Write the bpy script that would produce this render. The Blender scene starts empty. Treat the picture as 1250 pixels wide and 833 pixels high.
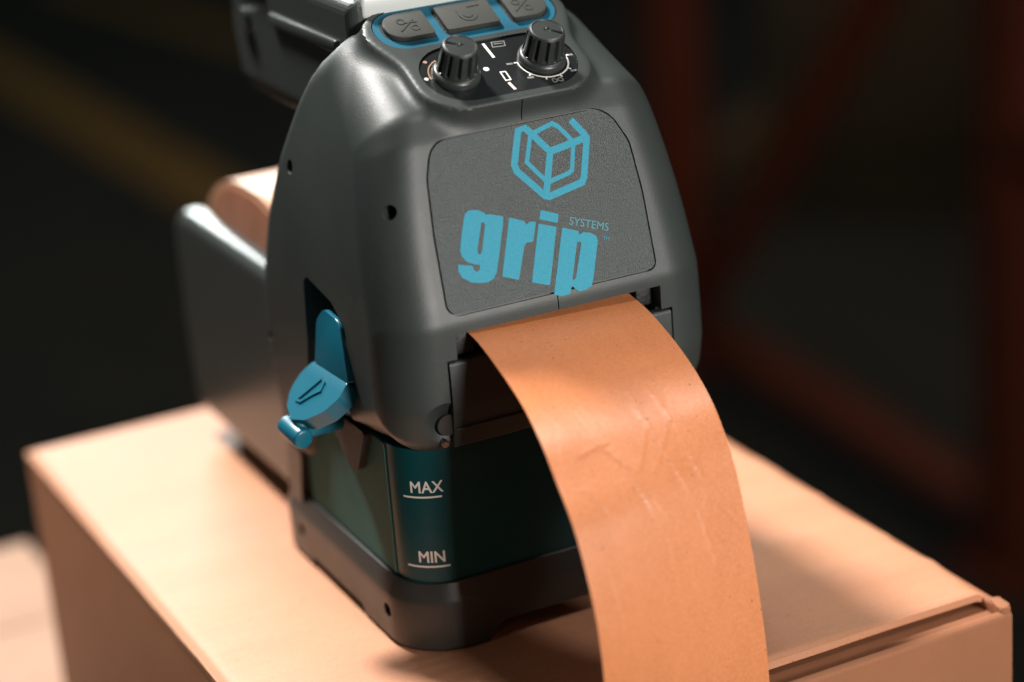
import bpy, bmesh, math, random
import numpy as np
from mathutils import Vector, Matrix
random.seed(4)
S = bpy.context.scene
COL = S.collection
PI = math.pi
K = 1.4            # metres of the scene per metre of the survey
U = 0.0014         # one drawing unit in metres
FLOOR = 0.98       # height of the carton's top above the floor

# ------------------------------------------------------------ camera
cam_d = bpy.data.cameras.new('camera'); cam = bpy.data.objects.new('camera', cam_d); COL.objects.link(cam)
R_ = Vector((0.99686175, -0.02733243, -0.07429396)); U_ = Vector((0.0791622, 0.34418765, 0.9355577)); F_ = Vector((0, 0.93850296, -0.3452712))
m = Matrix((( R_.x, U_.x, -F_.x, 0), (R_.y, U_.y, -F_.y, 0), (R_.z, U_.z, -F_.z, 0), (0, 0, 0, 1)))
m.translation = Vector((0, -0.81415872 * K, 0.29952549 * K + FLOOR))
cam.matrix_world = m
cam_d.sensor_width = 36; cam_d.lens = 36 * 2750 / 1250
cam_d.clip_start = 0.05; cam_d.clip_end = 60
cam_d.dof.use_dof = True; cam_d.dof.focus_distance = 0.862; cam_d.dof.aperture_fstop = 2.9; cam_d.dof.aperture_blades = 0
S.camera = cam

# ------------------------------------------------------------ world
w = bpy.data.worlds.new('World'); S.world = w; w.use_nodes = True
bg = w.node_tree.nodes['Background']; bg.inputs[0].default_value = (0.62, 0.86, 0.85, 1); bg.inputs[1].default_value = 0.06
S.view_settings.view_transform = 'Standard'; S.view_settings.look = 'None'; S.view_settings.exposure = 0; S.view_settings.gamma = 1

# ------------------------------------------------------------ frame of the machine (origin: base, front, middle)
TH = math.radians(25.3)
AX = Vector((math.cos(TH), math.sin(TH), 0)); AY = Vector((-math.sin(TH), math.cos(TH), 0)); AZ = Vector((0, 0, 1))
ORG = Vector((0.01202728 * K, -0.23384103 * K, FLOOR))
def wp(x, y, z): return ORG + AX * x * U + AY * y * U + AZ * z * U

# ------------------------------------------------------------ lamps
def area(name, loc, target, size, size_y, power, color, spread=180):
    l = bpy.data.lights.new(name, 'AREA'); l.shape = 'RECTANGLE'; l.size = size; l.size_y = size_y; l.energy = power; l.color = color; l.spread = math.radians(spread)
    o = bpy.data.objects.new(name, l); COL.objects.link(o); o.location = loc
    o.rotation_euler = (Vector(target) - Vector(loc)).to_track_quat('-Z', 'Y').to_euler()
    return o
C0 = wp(0, 50, 60)
area('hall_lamp_back', wp(-212, 690, 1190), C0, 0.22, 0.22, 11.5, (1.0, 0.965, 0.925), 70)
area('hall_lamp_above', wp(470, -400, 1060), C0, 0.24, 0.14, 1.0, (1.0, 0.96, 0.92), 70)
area('hall_lamp_far', wp(130, 1190, 500), C0, 0.6, 0.3, 3.2, (0.93, 1.0, 0.98), 70)
area('hall_lamp_front', wp(235, -1120, 340), C0, 0.42, 0.30, 4.3, (1.0, 0.95, 0.90), 70)
area('hall_lamp_left', wp(-900, -250, 620), C0, 0.4, 0.3, 0.10, (1.0, 0.84, 0.68), 70)
area('added_background_fill', (0.6, 2.6, 3.4), (0.4, 3.4, 0), 1.6, 1.6, 5.0, (1.0, 0.80, 0.62), 120)  # added, unseen fill that brightens the background

# ------------------------------------------------------------ materials
def mat(name, base, rough=.5, metal=0., spec=.5, noise=None, bump=None, spots=None, coat=0., trans=0., wave=None, roughvar=0.):
    """noise=(scale, other colour, amount)  bump=(scale, strength, distance)"""
    M = bpy.data.materials.new(name); M.use_nodes = True
    nt = M.node_tree; b = nt.nodes['Principled BSDF']
    b.inputs['Base Color'].default_value = (*base, 1); b.inputs['Roughness'].default_value = rough; b.inputs['Metallic'].default_value = metal
    b.inputs['Specular IOR Level'].default_value = spec; b.inputs['Coat Weight'].default_value = coat; b.inputs['Transmission Weight'].default_value = trans
    tc = nt.nodes.new('ShaderNodeTexCoord'); co = tc.outputs['Object']
    def mapped(sc):
        mp = nt.nodes.new('ShaderNodeMapping'); nt.links.new(co, mp.inputs[0]); mp.inputs['Scale'].default_value = sc; return mp.outputs[0]
    cur = None
    if noise:
        for i, (sc, col, amt, st) in enumerate(noise):
            n = nt.nodes.new('ShaderNodeTexNoise'); n.inputs['Scale'].default_value = sc; n.inputs['Detail'].default_value = 5
            nt.links.new(mapped(st), n.inputs['Vector'])
            r = nt.nodes.new('ShaderNodeMapRange'); r.inputs[1].default_value = .38; r.inputs[2].default_value = .68; r.inputs[4].default_value = amt
            nt.links.new(n.outputs['Fac'], r.inputs[0])
            mx = nt.nodes.new('ShaderNodeMix'); mx.data_type = 'RGBA'; nt.links.new(r.outputs[0], mx.inputs[0])
            if cur is None: mx.inputs[6].default_value = (*base, 1)
            else: nt.links.new(cur, mx.inputs[6])
            mx.inputs[7].default_value = (*col, 1); cur = mx.outputs[2]
    if spots:
        sc, col, thr = spots
        v = nt.nodes.new('ShaderNodeTexNoise'); v.inputs['Scale'].default_value = sc; v.inputs['Detail'].default_value = 1; nt.links.new(co, v.inputs['Vector'])
        r = nt.nodes.new('ShaderNodeMapRange'); r.inputs[1].default_value = thr; r.inputs[2].default_value = thr + .03; nt.links.new(v.outputs['Fac'], r.inputs[0])
        mx = nt.nodes.new('ShaderNodeMix'); mx.data_type = 'RGBA'; nt.links.new(r.outputs[0], mx.inputs[0])
        if cur is None: mx.inputs[6].default_value = (*base, 1)
        else: nt.links.new(cur, mx.inputs[6])
        mx.inputs[7].default_value = (*col, 1); cur = mx.outputs[2]
    if cur is not None: nt.links.new(cur, b.inputs['Base Color'])
    prev = None
    if bump:
        for sc, st, dist, strch in bump:
            n = nt.nodes.new('ShaderNodeTexNoise'); n.inputs['Scale'].default_value = sc; n.inputs['Detail'].default_value = 3
            nt.links.new(mapped(strch), n.inputs['Vector'])
            bp = nt.nodes.new('ShaderNodeBump'); bp.inputs['Strength'].default_value = st; bp.inputs['Distance'].default_value = dist
            nt.links.new(n.outputs['Fac'], bp.inputs['Height'])
            if prev is not None: nt.links.new(prev, bp.inputs['Normal'])
            prev = bp.outputs[0]
        if wave:
            wv = nt.nodes.new('ShaderNodeTexWave'); wv.bands_direction = 'Y'; wv.inputs['Scale'].default_value = 1 / (wave[0] * 3.2); wv.inputs['Distortion'].default_value = 1.2; wv.inputs['Detail'].default_value = 2; wv.inputs['Detail Scale'].default_value = 3
            nt.links.new(mapped((.12, 1, 1)), wv.inputs['Vector'])
            bp = nt.nodes.new('ShaderNodeBump'); bp.inputs['Strength'].default_value = .6; bp.inputs['Distance'].default_value = wave[1]
            nt.links.new(wv.outputs['Fac'], bp.inputs['Height']); nt.links.new(prev, bp.inputs['Normal']); prev = bp.outputs[0]
        nt.links.new(prev, b.inputs['Normal'])
    if roughvar:
        n = nt.nodes.new('ShaderNodeTexNoise'); n.inputs['Scale'].default_value = 60; n.inputs['Detail'].default_value = 6; nt.links.new(co, n.inputs['Vector'])
        r = nt.nodes.new('ShaderNodeMapRange'); r.inputs[3].default_value = rough - roughvar; r.inputs[4].default_value = rough + roughvar
        nt.links.new(n.outputs['Fac'], r.inputs[0]); nt.links.new(r.outputs[0], b.inputs['Roughness'])
    return M
I1 = (1, 1, 1)
M = {}
M['shell'] = mat('grey_textured_plastic', (.028, .035, .033), .45, bump=[(1700, .45, .00014, I1)], noise=[(25, (.037, .044, .040), .6, I1)], roughvar=.05)
M['panel'] = mat('grained_panel_plastic', (.026, .037, .036), .42, bump=[(2200, 1.0, .00024, I1)])
M['boss'] = mat('grey_keypad_plastic', (.042, .044, .039), .6, spec=.3, bump=[(1500, .25, .0001, I1)])
M['black'] = mat('black_gloss_plate', (.006, .007, .008), .35, bump=[(500, .05, .0001, I1)])
M['dark'] = mat('dark_interior', (.012, .013, .013), .6, bump=[(700, .8, .0004, I1)])
M['knob'] = mat('black_knob_plastic', (.030, .034, .033), .36)
M['blue'] = mat('blue_plastic', (.002, .09, .15), .55, spec=.3, bump=[(1300, .2, .0001, I1)])
M['lever'] = mat('petrol_blue_gloss_plastic', (.004, .115, .175), .36, bump=[(160, .15, .0004, I1)])
M['print'] = mat('cyan_print', (.010, .29, .42), .55, noise=[(1800, (.015, .20, .28), .5, I1)], bump=[(2200, 1.0, .00024, I1)])
M['printdim'] = mat('faint_cyan_print', (.05, .26, .32), .5, bump=[(2200, 1.0, .00024, I1)])
M['white'] = mat('white_print', (.72, .70, .66), .5)
M['dimwhite'] = mat('grey_print', (.20, .20, .19), .5)
M['bronze'] = mat('copper_print', (.45, .28, .18), .5)
M['tank'] = mat('deep_teal_tank_plastic', (.002, .050, .057), .34, spec=.3)
M['tankside'] = mat('frosted_green_tank_wall', (.050, .130, .118), .62, spec=.08, bump=[(300, .1, .0002, I1)], noise=[(30, (.04, .105, .09), .6, I1)])
M['base'] = mat('dark_base_plastic', (.032, .031, .028), .40, bump=[(900, .3, .00015, I1)], roughvar=.08)
M['pale'] = mat('glare_pale_plastic', (.60, .63, .61), .3)  # pale base colour stands in for blown-out glare on the handle top
M['steel'] = mat('screw_steel', (.5, .5, .48), .3, metal=1)
kraft = (.55, .245, .095)
M['tape'] = mat('kraft_tape_paper', (.66, .225, .088), .37, spec=.5, noise=[(45, (.54, .175, .065), .5, (1, 1, .4)), (200, (.58, .20, .078), .5, (1, .3, .3)), (900, (.72, .29, .125), .6, I1)], spots=(620, (.30, .12, .045), .745), bump=[(30, .35, .0022, (.8, 1, .35)), (700, .25, .00012, I1)], roughvar=.06)
_b = M['tape'].node_tree.nodes['Principled BSDF']; _b.inputs['Coat Weight'].default_value = .35; _b.inputs['Coat Roughness'].default_value = .34
M['crease'] = mat('creased_kraft_paper', (.66, .34, .17), .45, spec=.35)
M['card'] = mat('brown_cardboard', (.53, .242, .148), .56, spec=.36, wave=(.0075, .00009), noise=[(5, (.50, .225, .11), .6, (.5, 2, 1)), (22, (.62, .32, .18), .45, (.25, 1, 1)), (420, (.50, .235, .12), .5, (.5, 1, 1)), (1100, (.42, .19, .09), .45, I1)], spots=(500, (.28, .13, .06), .765), bump=[(9, .5, .004, (.3, 1.4, 1)), (60, .22, .0006, (.3, 1, .2)), (500, .3, .00014, I1)])
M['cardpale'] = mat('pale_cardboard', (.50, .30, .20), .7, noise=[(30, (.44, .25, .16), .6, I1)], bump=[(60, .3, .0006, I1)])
M['cardside'] = mat('shaded_cardboard_wall', (.33, .130, .064), .70, spec=.25, noise=[(9, (.30, .13, .065), .7, (1, 1, 1)), (60, (.37, .155, .078), .5, (1, 1, .7)), (900, (.28, .13, .065), .45, I1)], bump=[(22, .3, .003, (1, 1, .5)), (500, .2, .0001, I1)])  # darker than the lid: the walls' shade is put into the colour
M['cardedge'] = mat('cut_cardboard_edge', (.50, .28, .16), .8, noise=[(700, (.25, .13, .07), .9, I1)], bump=[(500, .5, .0006, I1)])
M['shellrear'] = mat('grey_rear_plastic', (.050, .057, .054), .30, bump=[(1300, .3, .0001, I1)])
M['roll'] = mat('tape_roll_surface', (.66, .36, .22), .38, spec=.6)
M['rollside'] = mat('tape_roll_side', (.50, .21, .12), .6, noise=[(80, (.38, .15, .08), .8, I1)])
M['concrete'] = mat('dark_warehouse_concrete', (.058, .057, .050), .6, noise=[(1.2, (.085, .075, .058), .8, I1), (9, (.03, .034, .036), .5, I1)], bump=[(60, .2, .002, I1)])
M['yellow'] = mat('worn_yellow_floor_paint', (.50, .27, .075), .6, noise=[(9, (.34, .20, .06), .8, I1)])
M['rack'] = mat('red_orange_rack_paint', (.34, .065, .028), .5, noise=[(18, (.25, .05, .022), .7, I1)])
M['navy'] = mat('navy_gap_shade', (.010, .035, .055), .4)  # navy colour carries the shade of the gaps between goods
M['wallm'] = mat('dark_teal_wall', (.022, .034, .036), .8, noise=[(2, (.03, .04, .04), .8, I1)])
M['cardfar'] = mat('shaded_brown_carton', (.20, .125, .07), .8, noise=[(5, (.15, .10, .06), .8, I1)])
M['wood'] = mat('pallet_wood', (.26, .16, .09), .7, noise=[(30, (.17, .10, .05), .8, (.1, 1, 1))])
M['table'] = mat('dark_table_top', (.035, .035, .033), .6, noise=[(20, (.025, .025, .024), .6, I1)])

# ------------------------------------------------------------ helpers
def empty(name, loc, rz=0, label=None, cat=None, group=None):
    o = bpy.data.objects.new(name, None); COL.objects.link(o); o.location = loc; o.rotation_euler = (0, 0, rz); o.empty_display_size = .05
    if label: o['label'] = label
    if cat: o['category'] = cat
    if group: o['group'] = group
    return o
def link(name, me, material, parent=None, smooth=35):
    o = bpy.data.objects.new(name, me); COL.objects.link(o)
    if material is not None and len(me.materials) == 0: me.materials.append(material)
    if parent is not None: o.parent = parent
    if smooth:
        me.shade_smooth(); me.set_sharp_from_angle(angle=math.radians(smooth))
    return o
def bmobj(name, bm, material, parent=None, smooth=35, scale=U):
    if scale != 1: bmesh.ops.scale(bm, vec=(scale,) * 3, verts=bm.verts)
    me = bpy.data.meshes.new(name); bm.to_mesh(me); bm.free()
    return link(name, me, material, parent, smooth)
def box(bm, x0, x1, y0, y1, z0, z1, bev=0, seg=2):
    r = bmesh.ops.create_cube(bm, size=1); vs = r['verts']
    bmesh.ops.scale(bm, vec=(x1 - x0, y1 - y0, z1 - z0), verts=vs); bmesh.ops.translate(bm, vec=((x0 + x1) / 2, (y0 + y1) / 2, (z0 + z1) / 2), verts=vs)
    if bev:
        es = list({e for v in vs for e in v.link_edges}); bmesh.ops.bevel(bm, geom=es, offset=bev, segments=seg, profile=.5, affect='EDGES')
    return bm
def rpoly(pts, rad, n=6):
    """polygon with rounded corners"""
    out = []; N = len(pts)
    if not hasattr(rad, '__len__'): rad = [rad] * N
    for i in range(N):
        p0 = Vector(pts[i - 1]); p = Vector(pts[i]); p1 = Vector(pts[(i + 1) % N]); r = rad[i]
        if r <= 0: out.append(tuple(p)); continue
        a = (p0 - p).normalized(); b = (p1 - p).normalized()
        ang = a.angle(b); d = min(r / math.tan(ang / 2), .48 * (p0 - p).length, .48 * (p1 - p).length); rr = d * math.tan(ang / 2)
        c = p + (a + b).normalized() * (rr / math.sin(ang / 2)); s = p + a * d; e = p + b * d
        a0 = math.atan2(s.y - c.y, s.x - c.x); a1 = math.atan2(e.y - c.y, e.x - c.x); da = (a1 - a0 + PI) % (2 * PI) - PI
        for k in range(n + 1):
            t = a0 + da * k / n; out.append((c.x + rr * math.cos(t), c.y + rr * math.sin(t)))
    return out
class Fr:
    """a drawing plane: origin o, axes u, v and outward normal n"""
    def __init__(s, o, u, v): s.o = Vector(o); s.u = Vector(u).normalized(); s.v = Vector(v).normalized(); s.n = s.u.cross(s.v)
    def __call__(s, a, b, h=0): return s.o + s.u * a + s.v * b + s.n * h
def prism(bm, fr, pts, h0, h1, bev=0, seg=2):
    lo = [bm.verts.new(fr(a, b, h0)) for a, b in pts]; hi = [bm.verts.new(fr(a, b, h1)) for a, b in pts]
    n = len(pts); fs = [bm.faces.new(hi), bm.faces.new(lo[::-1])]
    for i in range(n): fs.append(bm.faces.new((lo[i], lo[(i + 1) % n], hi[(i + 1) % n], hi[i])))
    if bev:
        es = [bm.edges.get((hi[i], hi[(i + 1) % n])) for i in range(n)]
        bmesh.ops.bevel(bm, geom=es, offset=bev, segments=seg, profile=.5, affect='EDGES')
    bmesh.ops.recalc_face_normals(bm, faces=[f for f in bm.faces if f.is_valid])
    return bm
def stroke(bm, fr, pts, wid, h0, h1, closed=False):
    """ribbon of constant width along a polyline on a drawing plane"""
    P = [Vector(p) for p in pts]; n = len(P); L = []; Rr = []
    for i in range(n):
        if closed: a = P[i - 1]; c = P[(i + 1) % n]
        else: a = P[max(i - 1, 0)]; c = P[min(i + 1, n - 1)]
        d0 = (P[i] - a).normalized() if (P[i] - a).length > 1e-6 else (c - P[i]).normalized()
        d1 = (c - P[i]).normalized() if (c - P[i]).length > 1e-6 else d0
        t = (d0 + d1).normalized(); nn = Vector((-t.y, t.x)); k = wid / 2 / max(.5, nn.dot(Vector((-d1.y, d1.x))))
        L.append(P[i] + nn * k); Rr.append(P[i] - nn * k)
    m = n if closed else n - 1
    for i in range(m):
        j = (i + 1) % n
        q = [L[i], Rr[i], Rr[j], L[j]]
        prism(bm, fr, [tuple(x) for x in q], h0, h1)
    return bm
def cyl(bm, p0, p1, r0, r1=None, n=24, cap=True):
    p0 = Vector(p0); p1 = Vector(p1); d = p1 - p0; r1 = r0 if r1 is None else r1
    q = d.to_track_quat('Z', 'Y').to_matrix().to_4x4(); q.translation = (p0 + p1) / 2
    bmesh.ops.create_cone(bm, cap_ends=cap, segments=n, radius1=r0, radius2=r1, depth=d.length, matrix=q)
    return bm
def lathe(bm, fr, prof, n=48, flute=None):
    """prof: list of (r, h); flute(r,h,angle)->r"""
    rings = []
    for r, h in prof:
        rings.append([bm.verts.new(fr((flute(r, h, 2 * PI * k / n) if flute else r) * math.cos(2 * PI * k / n), (flute(r, h, 2 * PI * k / n) if flute else r) * math.sin(2 * PI * k / n), h)) for k in range(n)])
    for a, b in zip(rings[:-1], rings[1:]):
        for k in range(n): bm.faces.new((a[k], a[(k + 1) % n], b[(k + 1) % n], b[k]))
    bm.faces.new(rings[0][::-1]); bm.faces.new(rings[-1])
    bmesh.ops.recalc_face_normals(bm, faces=bm.faces); return bm
def cut(o, bms):
    """subtract closed shapes (drawing units) from a finished object"""
    for bm in bms:
        bmesh.ops.recalc_face_normals(bm, faces=bm.faces)
        bmesh.ops.scale(bm, vec=(U,) * 3, verts=bm.verts)
        me = bpy.data.meshes.new('t'); bm.to_mesh(me); bm.free(); c = bpy.data.objects.new('t', me); COL.objects.link(c)
        md = o.modifiers.new('b', 'BOOLEAN'); md.operation = 'DIFFERENCE'; md.solver = 'EXACT'; md.object = c
        dg = bpy.context.evaluated_depsgraph_get(); c.parent = o.parent; bpy.context.view_layer.update(); dg.update()
        nm = bpy.data.meshes.new_from_object(o.evaluated_get(dg)); o.modifiers.clear(); old = o.data; o.data = nm
        bpy.data.objects.remove(c); bpy.data.meshes.remove(me)
    o.data.shade_smooth(); o.data.set_sharp_from_angle(angle=math.radians(32))
def text_mesh(s, size, name, bold=0.):
    cu = bpy.data.curves.new('t', 'FONT'); cu.body = s; cu.size = size; cu.align_x = 'CENTER'; cu.offset = bold
    o = bpy.data.objects.new('t', cu); COL.objects.link(o); bpy.context.view_layer.update()
    me = bpy.data.meshes.new_from_object(o.evaluated_get(bpy.context.evaluated_depsgraph_get())); me.name = name
    bpy.data.objects.remove(o); return me

# ------------------------------------------------------------ surface of a solid given as a distance function
def sdpoly(p, poly):
    v = np.asarray(poly, float); n = len(v); d = np.full(len(p), 1e9); s = np.ones(len(p))
    for i in range(n):
        a = v[i]; b = v[i - 1]; e = b - a; w_ = p - a
        t = np.clip((w_ @ e) / (e @ e), 0, 1); q = w_ - t[:, None] * e; d = np.minimum(d, (q ** 2).sum(1))
        c1 = p[:, 1] >= a[1]; c2 = p[:, 1] < b[1]; c3 = e[0] * w_[:, 1] > e[1] * w_[:, 0]
        f = (c1 & c2 & c3) | (~c1 & ~c2 & ~c3); s[f] *= -1
    return s * np.sqrt(d)
def smin(a, b, k): h = np.clip(.5 + .5 * (b - a) / k, 0, 1); return b + (a - b) * h - k * h * (1 - h)
def rmax(a, b, r): return np.minimum(np.maximum(a + r, b + r), 0) + np.sqrt(np.maximum(a + r, 0) ** 2 + np.maximum(b + r, 0) ** 2) - r
def surface(fn, lo, hi, step):
    ax = [np.arange(lo[i], hi[i] + step, step) for i in range(3)]; n = [len(a) for a in ax]
    V = np.empty(n)
    for i, x in enumerate(ax[0]):
        g = np.stack(np.meshgrid([x], ax[1], ax[2], indexing='ij'), -1).reshape(-1, 3); V[i] = fn(g).reshape(n[1], n[2])
    neg = V < 0
    cnt = np.zeros([k - 1 for k in n]); acc = np.zeros([k - 1 for k in n] + [3])
    quads = []
    sl = lambda d, o: tuple(slice(o[k], (n[k] - 1 + o[k])) for k in range(3))
    corners = [(i, j, k) for i in (0, 1) for j in (0, 1) for k in (0, 1)]
    base = np.stack(np.meshgrid(*[np.arange(k - 1) for k in n], indexing='ij'), -1).astype(float)
    for a in corners:
        for b in corners:
            df = [b[i] - a[i] for i in range(3)]
            if sorted(df) != [0, 0, 1]: continue
            va = V[sl(0, a)]; vb = V[sl(0, b)]; cr = (va < 0) != (vb < 0)
            t = np.where(cr, va / np.where(cr, va - vb, 1), 0)
            cnt += cr
            for i in range(3): acc[..., i] += np.where(cr, a[i] + t * df[i], 0)
    act = cnt > 0; idx = -np.ones(act.shape, int); idx[act] = np.arange(act.sum())
    P = (base[act] + acc[act] / cnt[act][:, None]) * step + np.array([a[0] for a in ax])
    for d in range(3):
        e, f = [(1, 2), (2, 0), (0, 1)][d]
        a = [slice(None)] * 3; b = [slice(None)] * 3; a[d] = slice(0, -1); b[d] = slice(1, None)
        cr = neg[tuple(a)] != neg[tuple(b)]
        ii = np.argwhere(cr); ok = (ii[:, e] > 0) & (ii[:, f] > 0) & (ii[:, e] < n[e] - 1) & (ii[:, f] < n[f] - 1); ii = ii[ok]
        def cell(de, df): q = ii.copy(); q[:, e] -= de; q[:, f] -= df; return idx[q[:, 0], q[:, 1], q[:, 2]]
        q = np.stack([cell(1, 1), cell(0, 1), cell(0, 0), cell(1, 0)], 1)
        fl = ~neg[tuple(a)][tuple(ii.T)]; q[fl] = q[fl][:, ::-1]; quads.append(q)
    Q = np.concatenate(quads)
    for it in range(3):
        f = fn(P); g = np.empty_like(P); h = .02
        for i in range(3): dd = np.zeros(3); dd[i] = h; g[:, i] = (fn(P + dd) - fn(P - dd)) / (2 * h)
        st = f[:, None] * g / np.maximum((g ** 2).sum(1), .25)[:, None]; P = P - np.clip(st, -.5 * step, .5 * step)
    return P, Q
def np_mesh(name, P, Q):
    me = bpy.data.meshes.new(name); me.from_pydata((P * U).tolist(), [], Q.tolist()); me.validate(); me.update(); return me

# ============================================================ SETTING
def structure(o): o['kind'] = 'structure'; return o
bm = bmesh.new(); bmesh.ops.create_grid(bm, x_segments=2, y_segments=2, size=14)
o = structure(bmobj('floor', bm, M['concrete'], None, 0, 1)); o.location = (0, 6, 0)
def flat(name, pts, z, material):
    bm = bmesh.new(); f = bm.faces.new([bm.verts.new((x, y, z)) for x, y in pts]); f.normal_update()
    if f.normal.z < 0: f.normal_flip()
    return bmobj(name, bm, material, None, 0, 1)
def strip(x0, y0, x1, y1, wd):
    d = Vector((x1 - x0, y1 - y0)).normalized(); n = Vector((-d.y, d.x)) * wd / 2
    return [(x0 + n.x, y0 + n.y), (x1 + n.x, y1 + n.y), (x1 - n.x, y1 - n.y), (x0 - n.x, y0 - n.y)]
structure(flat('floor_line', strip(-1.75, 5.9, -.25, 3.0, .16), .004, M['yellow']))
structure(flat('floor_line', strip(-1.5, 6.6, -.2, 4.6, .12), .004, M['yellow']))
structure(flat('floor_line', strip(.70, 1.45, 1.0, 1.75, .10), .004, M['yellow']))
bm = bmesh.new(); box(bm, -9, 9, 9.0, 9.2, 0, 5)
structure(bmobj('wall_back', bm, M['wallm'], None, 0, 1))

# pallet rack: an upright frame of two posts with braces, and beams to the right
RP = Vector((.2983, 2.4984, 0)); RD = Vector((.2576, -.6432, 0)).normalized(); RL = .97
rack = empty('pallet_rack', RP, math.atan2(RD.y, RD.x), 'dark red steel pallet rack frame with diagonal braces behind the machine', 'rack')
def rbar(name, s0, z0, s1, z1, wd, dp, y=0):
    bm = bmesh.new(); a = Vector((s0, y, z0)); b = Vector((s1, y, z1)); d = b - a
    box(bm, -wd / 2, wd / 2, -dp / 2, dp / 2, 0, d.length, .004)
    q = d.to_track_quat('Z', 'Y').to_matrix().to_4x4(); 
    bmesh.ops.transform(bm, matrix=Matrix.Translation(a) @ q, verts=bm.verts)
    return bmobj(name, bm, M['rack'], rack, 35, 1)
rbar('post', 0, 0, 0, 2.6, .09, .08)
rbar('post', RL, 0, RL, 2.6, .09, .08)
rbar('foot_plate', 0, 0, 0, .012, .16, .14); rbar('foot_plate', RL, 0, RL, .012, .16, .14)
rbar('horizontal_brace', .03, .08, RL - .03, .08, .07, .035)
rbar('diagonal_brace', .06, .12, RL - .04, 1.05, .065, .035)
rbar('horizontal_brace', .03, .98, RL - .03, .98, .06, .035, .04)
rbar('diagonal_brace', RL - .04, 1.12, .06, 1.95, .06, .035)
rbar('beam', RL, .62, RL + 1.6, .62, .10, .05)
# goods stored beyond the rack
def goods(name, label, cat, x, y, wx, wy, z0, z1, rz, material, tape=True):
    t = empty(name, (x, y, z0), rz, label, cat)
    bm = bmesh.new(); box(bm, -wx / 2, wx / 2, -wy / 2, wy / 2, 0, z1 - z0, .008); bmobj('body', bm, material, t, 35, 1)
    bm = bmesh.new(); box(bm, -wx / 2 + .001, wx / 2 - .001, -.03, .03, z1 - z0 + .0005, z1 - z0 + .002); bmobj('closing_strip', bm, M['cardside'], t, 35, 1)
    return t
RZ = rack.rotation_euler.z
def pallet(x, y, rz, label):
    t = empty('pallet', (x, y, 0), rz, label, 'pallet', 'wooden pallets beyond the red rack')
    for k in range(5):
        bm = bmesh.new(); box(bm, -.6 + k * .275, -.5 + k * .275, -.4, .4, .12, .142, .002); bmobj('deck_board', bm, M['wood'], t, 35, 1)
    for k in range(3):
        bm = bmesh.new(); box(bm, -.6, .6, -.4 + k * .35, -.3 + k * .35, .0, .12, .002); bmobj('runner', bm, M['wood'], t, 35, 1)
    return t
pallet(1.15, 3.55, -.35, 'wooden pallet on the floor beyond the rack, under a brown carton')
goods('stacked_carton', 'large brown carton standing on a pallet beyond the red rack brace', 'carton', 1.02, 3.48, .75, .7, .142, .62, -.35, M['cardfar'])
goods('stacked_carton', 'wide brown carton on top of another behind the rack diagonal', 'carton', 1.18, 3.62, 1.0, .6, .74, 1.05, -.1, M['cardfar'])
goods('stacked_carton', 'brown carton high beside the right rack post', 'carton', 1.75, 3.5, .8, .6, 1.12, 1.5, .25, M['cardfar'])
goods('gap_shade_block', 'dark navy block standing in for the shaded gap between two brown cartons', 'shade filler', 1.22, 3.62, 1.15, .55, .622, .738, -.1, M['navy'])  # added dark block, its colour stands for shade between the cartons

# ============================================================ CARTONS AND TABLE
RB = math.radians(25.6)
tb = empty('work_table', wp(-110, 30, -700), TH, 'dark work table under the two cardboard boxes', 'table')
bm = bmesh.new(); box(bm, -300, 208, -150, 380, 378, 400, 2); bmobj('table_top', bm, M['table'], tb)
for x in (-285, 193):
    for y in (-135, 365):
        bm = bmesh.new(); box(bm, x - 10, x + 10, y - 10, y + 10, 0, 377.6, 1.5); bmobj('leg', bm, M['table'], tb)

def sheet(name, x0, x1, y0, y1, z0, z1, material, parent, bev=1.2, nx=1, sag=0):
    bm = bmesh.new(); box(bm, x0, x1, y0, y1, z0, z1, bev, 3)
    return bmobj(name, bm, material, parent, 40)
cb = empty('cardboard_box', wp(0, 0, -300), TH, 'closed brown cardboard box on which the grey tape machine stands', 'box')
H = 300
X0, X1, Y0, Y1 = -100, 107.5, -62, 228
# top lid: gently domed sheet with softly rolled edges
bm = bmesh.new(); nx, ny = 44, 60
def lidz(x, y):
    e = min(x - X0, 105.5 - x, Y1 - y); e2 = y + 52
    z = -1.6 * math.exp(-(e / 1.6) ** 2) if e < 8 else 0
    z += -.9 * math.exp(-(e2 / 1.2) ** 2)
    z += (.55 * math.sin(y * .21 + x * .012) + .30 * math.sin(y * .53 - x * .03 + 1) + .35 * math.sin(y * .09 + x * .03)) * (1 if x > 52 else .25) * min(1, max(0, (abs(x) - 50) / 25)) if y < 110 else 0
    return z - .35
xs = [X0, X0 + .8, X0 + 1.8, X0 + 3.2, X0 + 5.5, X0 + 8] + list(np.linspace(X0 + 12, 98, nx)) + [100, 102, 103.5, 104.6, 105.5]
ys = [-52, -51.3, -50.5, -49.5, -48] + list(np.linspace(-45, Y1 - 10, ny)) + [Y1 - 7, Y1 - 4.5, Y1 - 2.6, Y1 - 1.2, Y1]
grid = [[bm.verts.new((x, y, H + lidz(x, y))) for y in ys] for x in xs]
for i in range(len(xs) - 1):
    for j in range(len(ys) - 1): bm.faces.new((grid[i][j], grid[i + 1][j], grid[i + 1][j + 1], grid[i][j + 1]))
g = bmesh.ops.extrude_face_region(bm, geom=list(bm.faces)); bmesh.ops.translate(bm, vec=(0, 0, -2.2), verts=[v for v in g['geom'] if isinstance(v, bmesh.types.BMVert)])
bmesh.ops.recalc_face_normals(bm, faces=bm.faces)
bmobj('lid', bm, M['card'], cb, 60)
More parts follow.
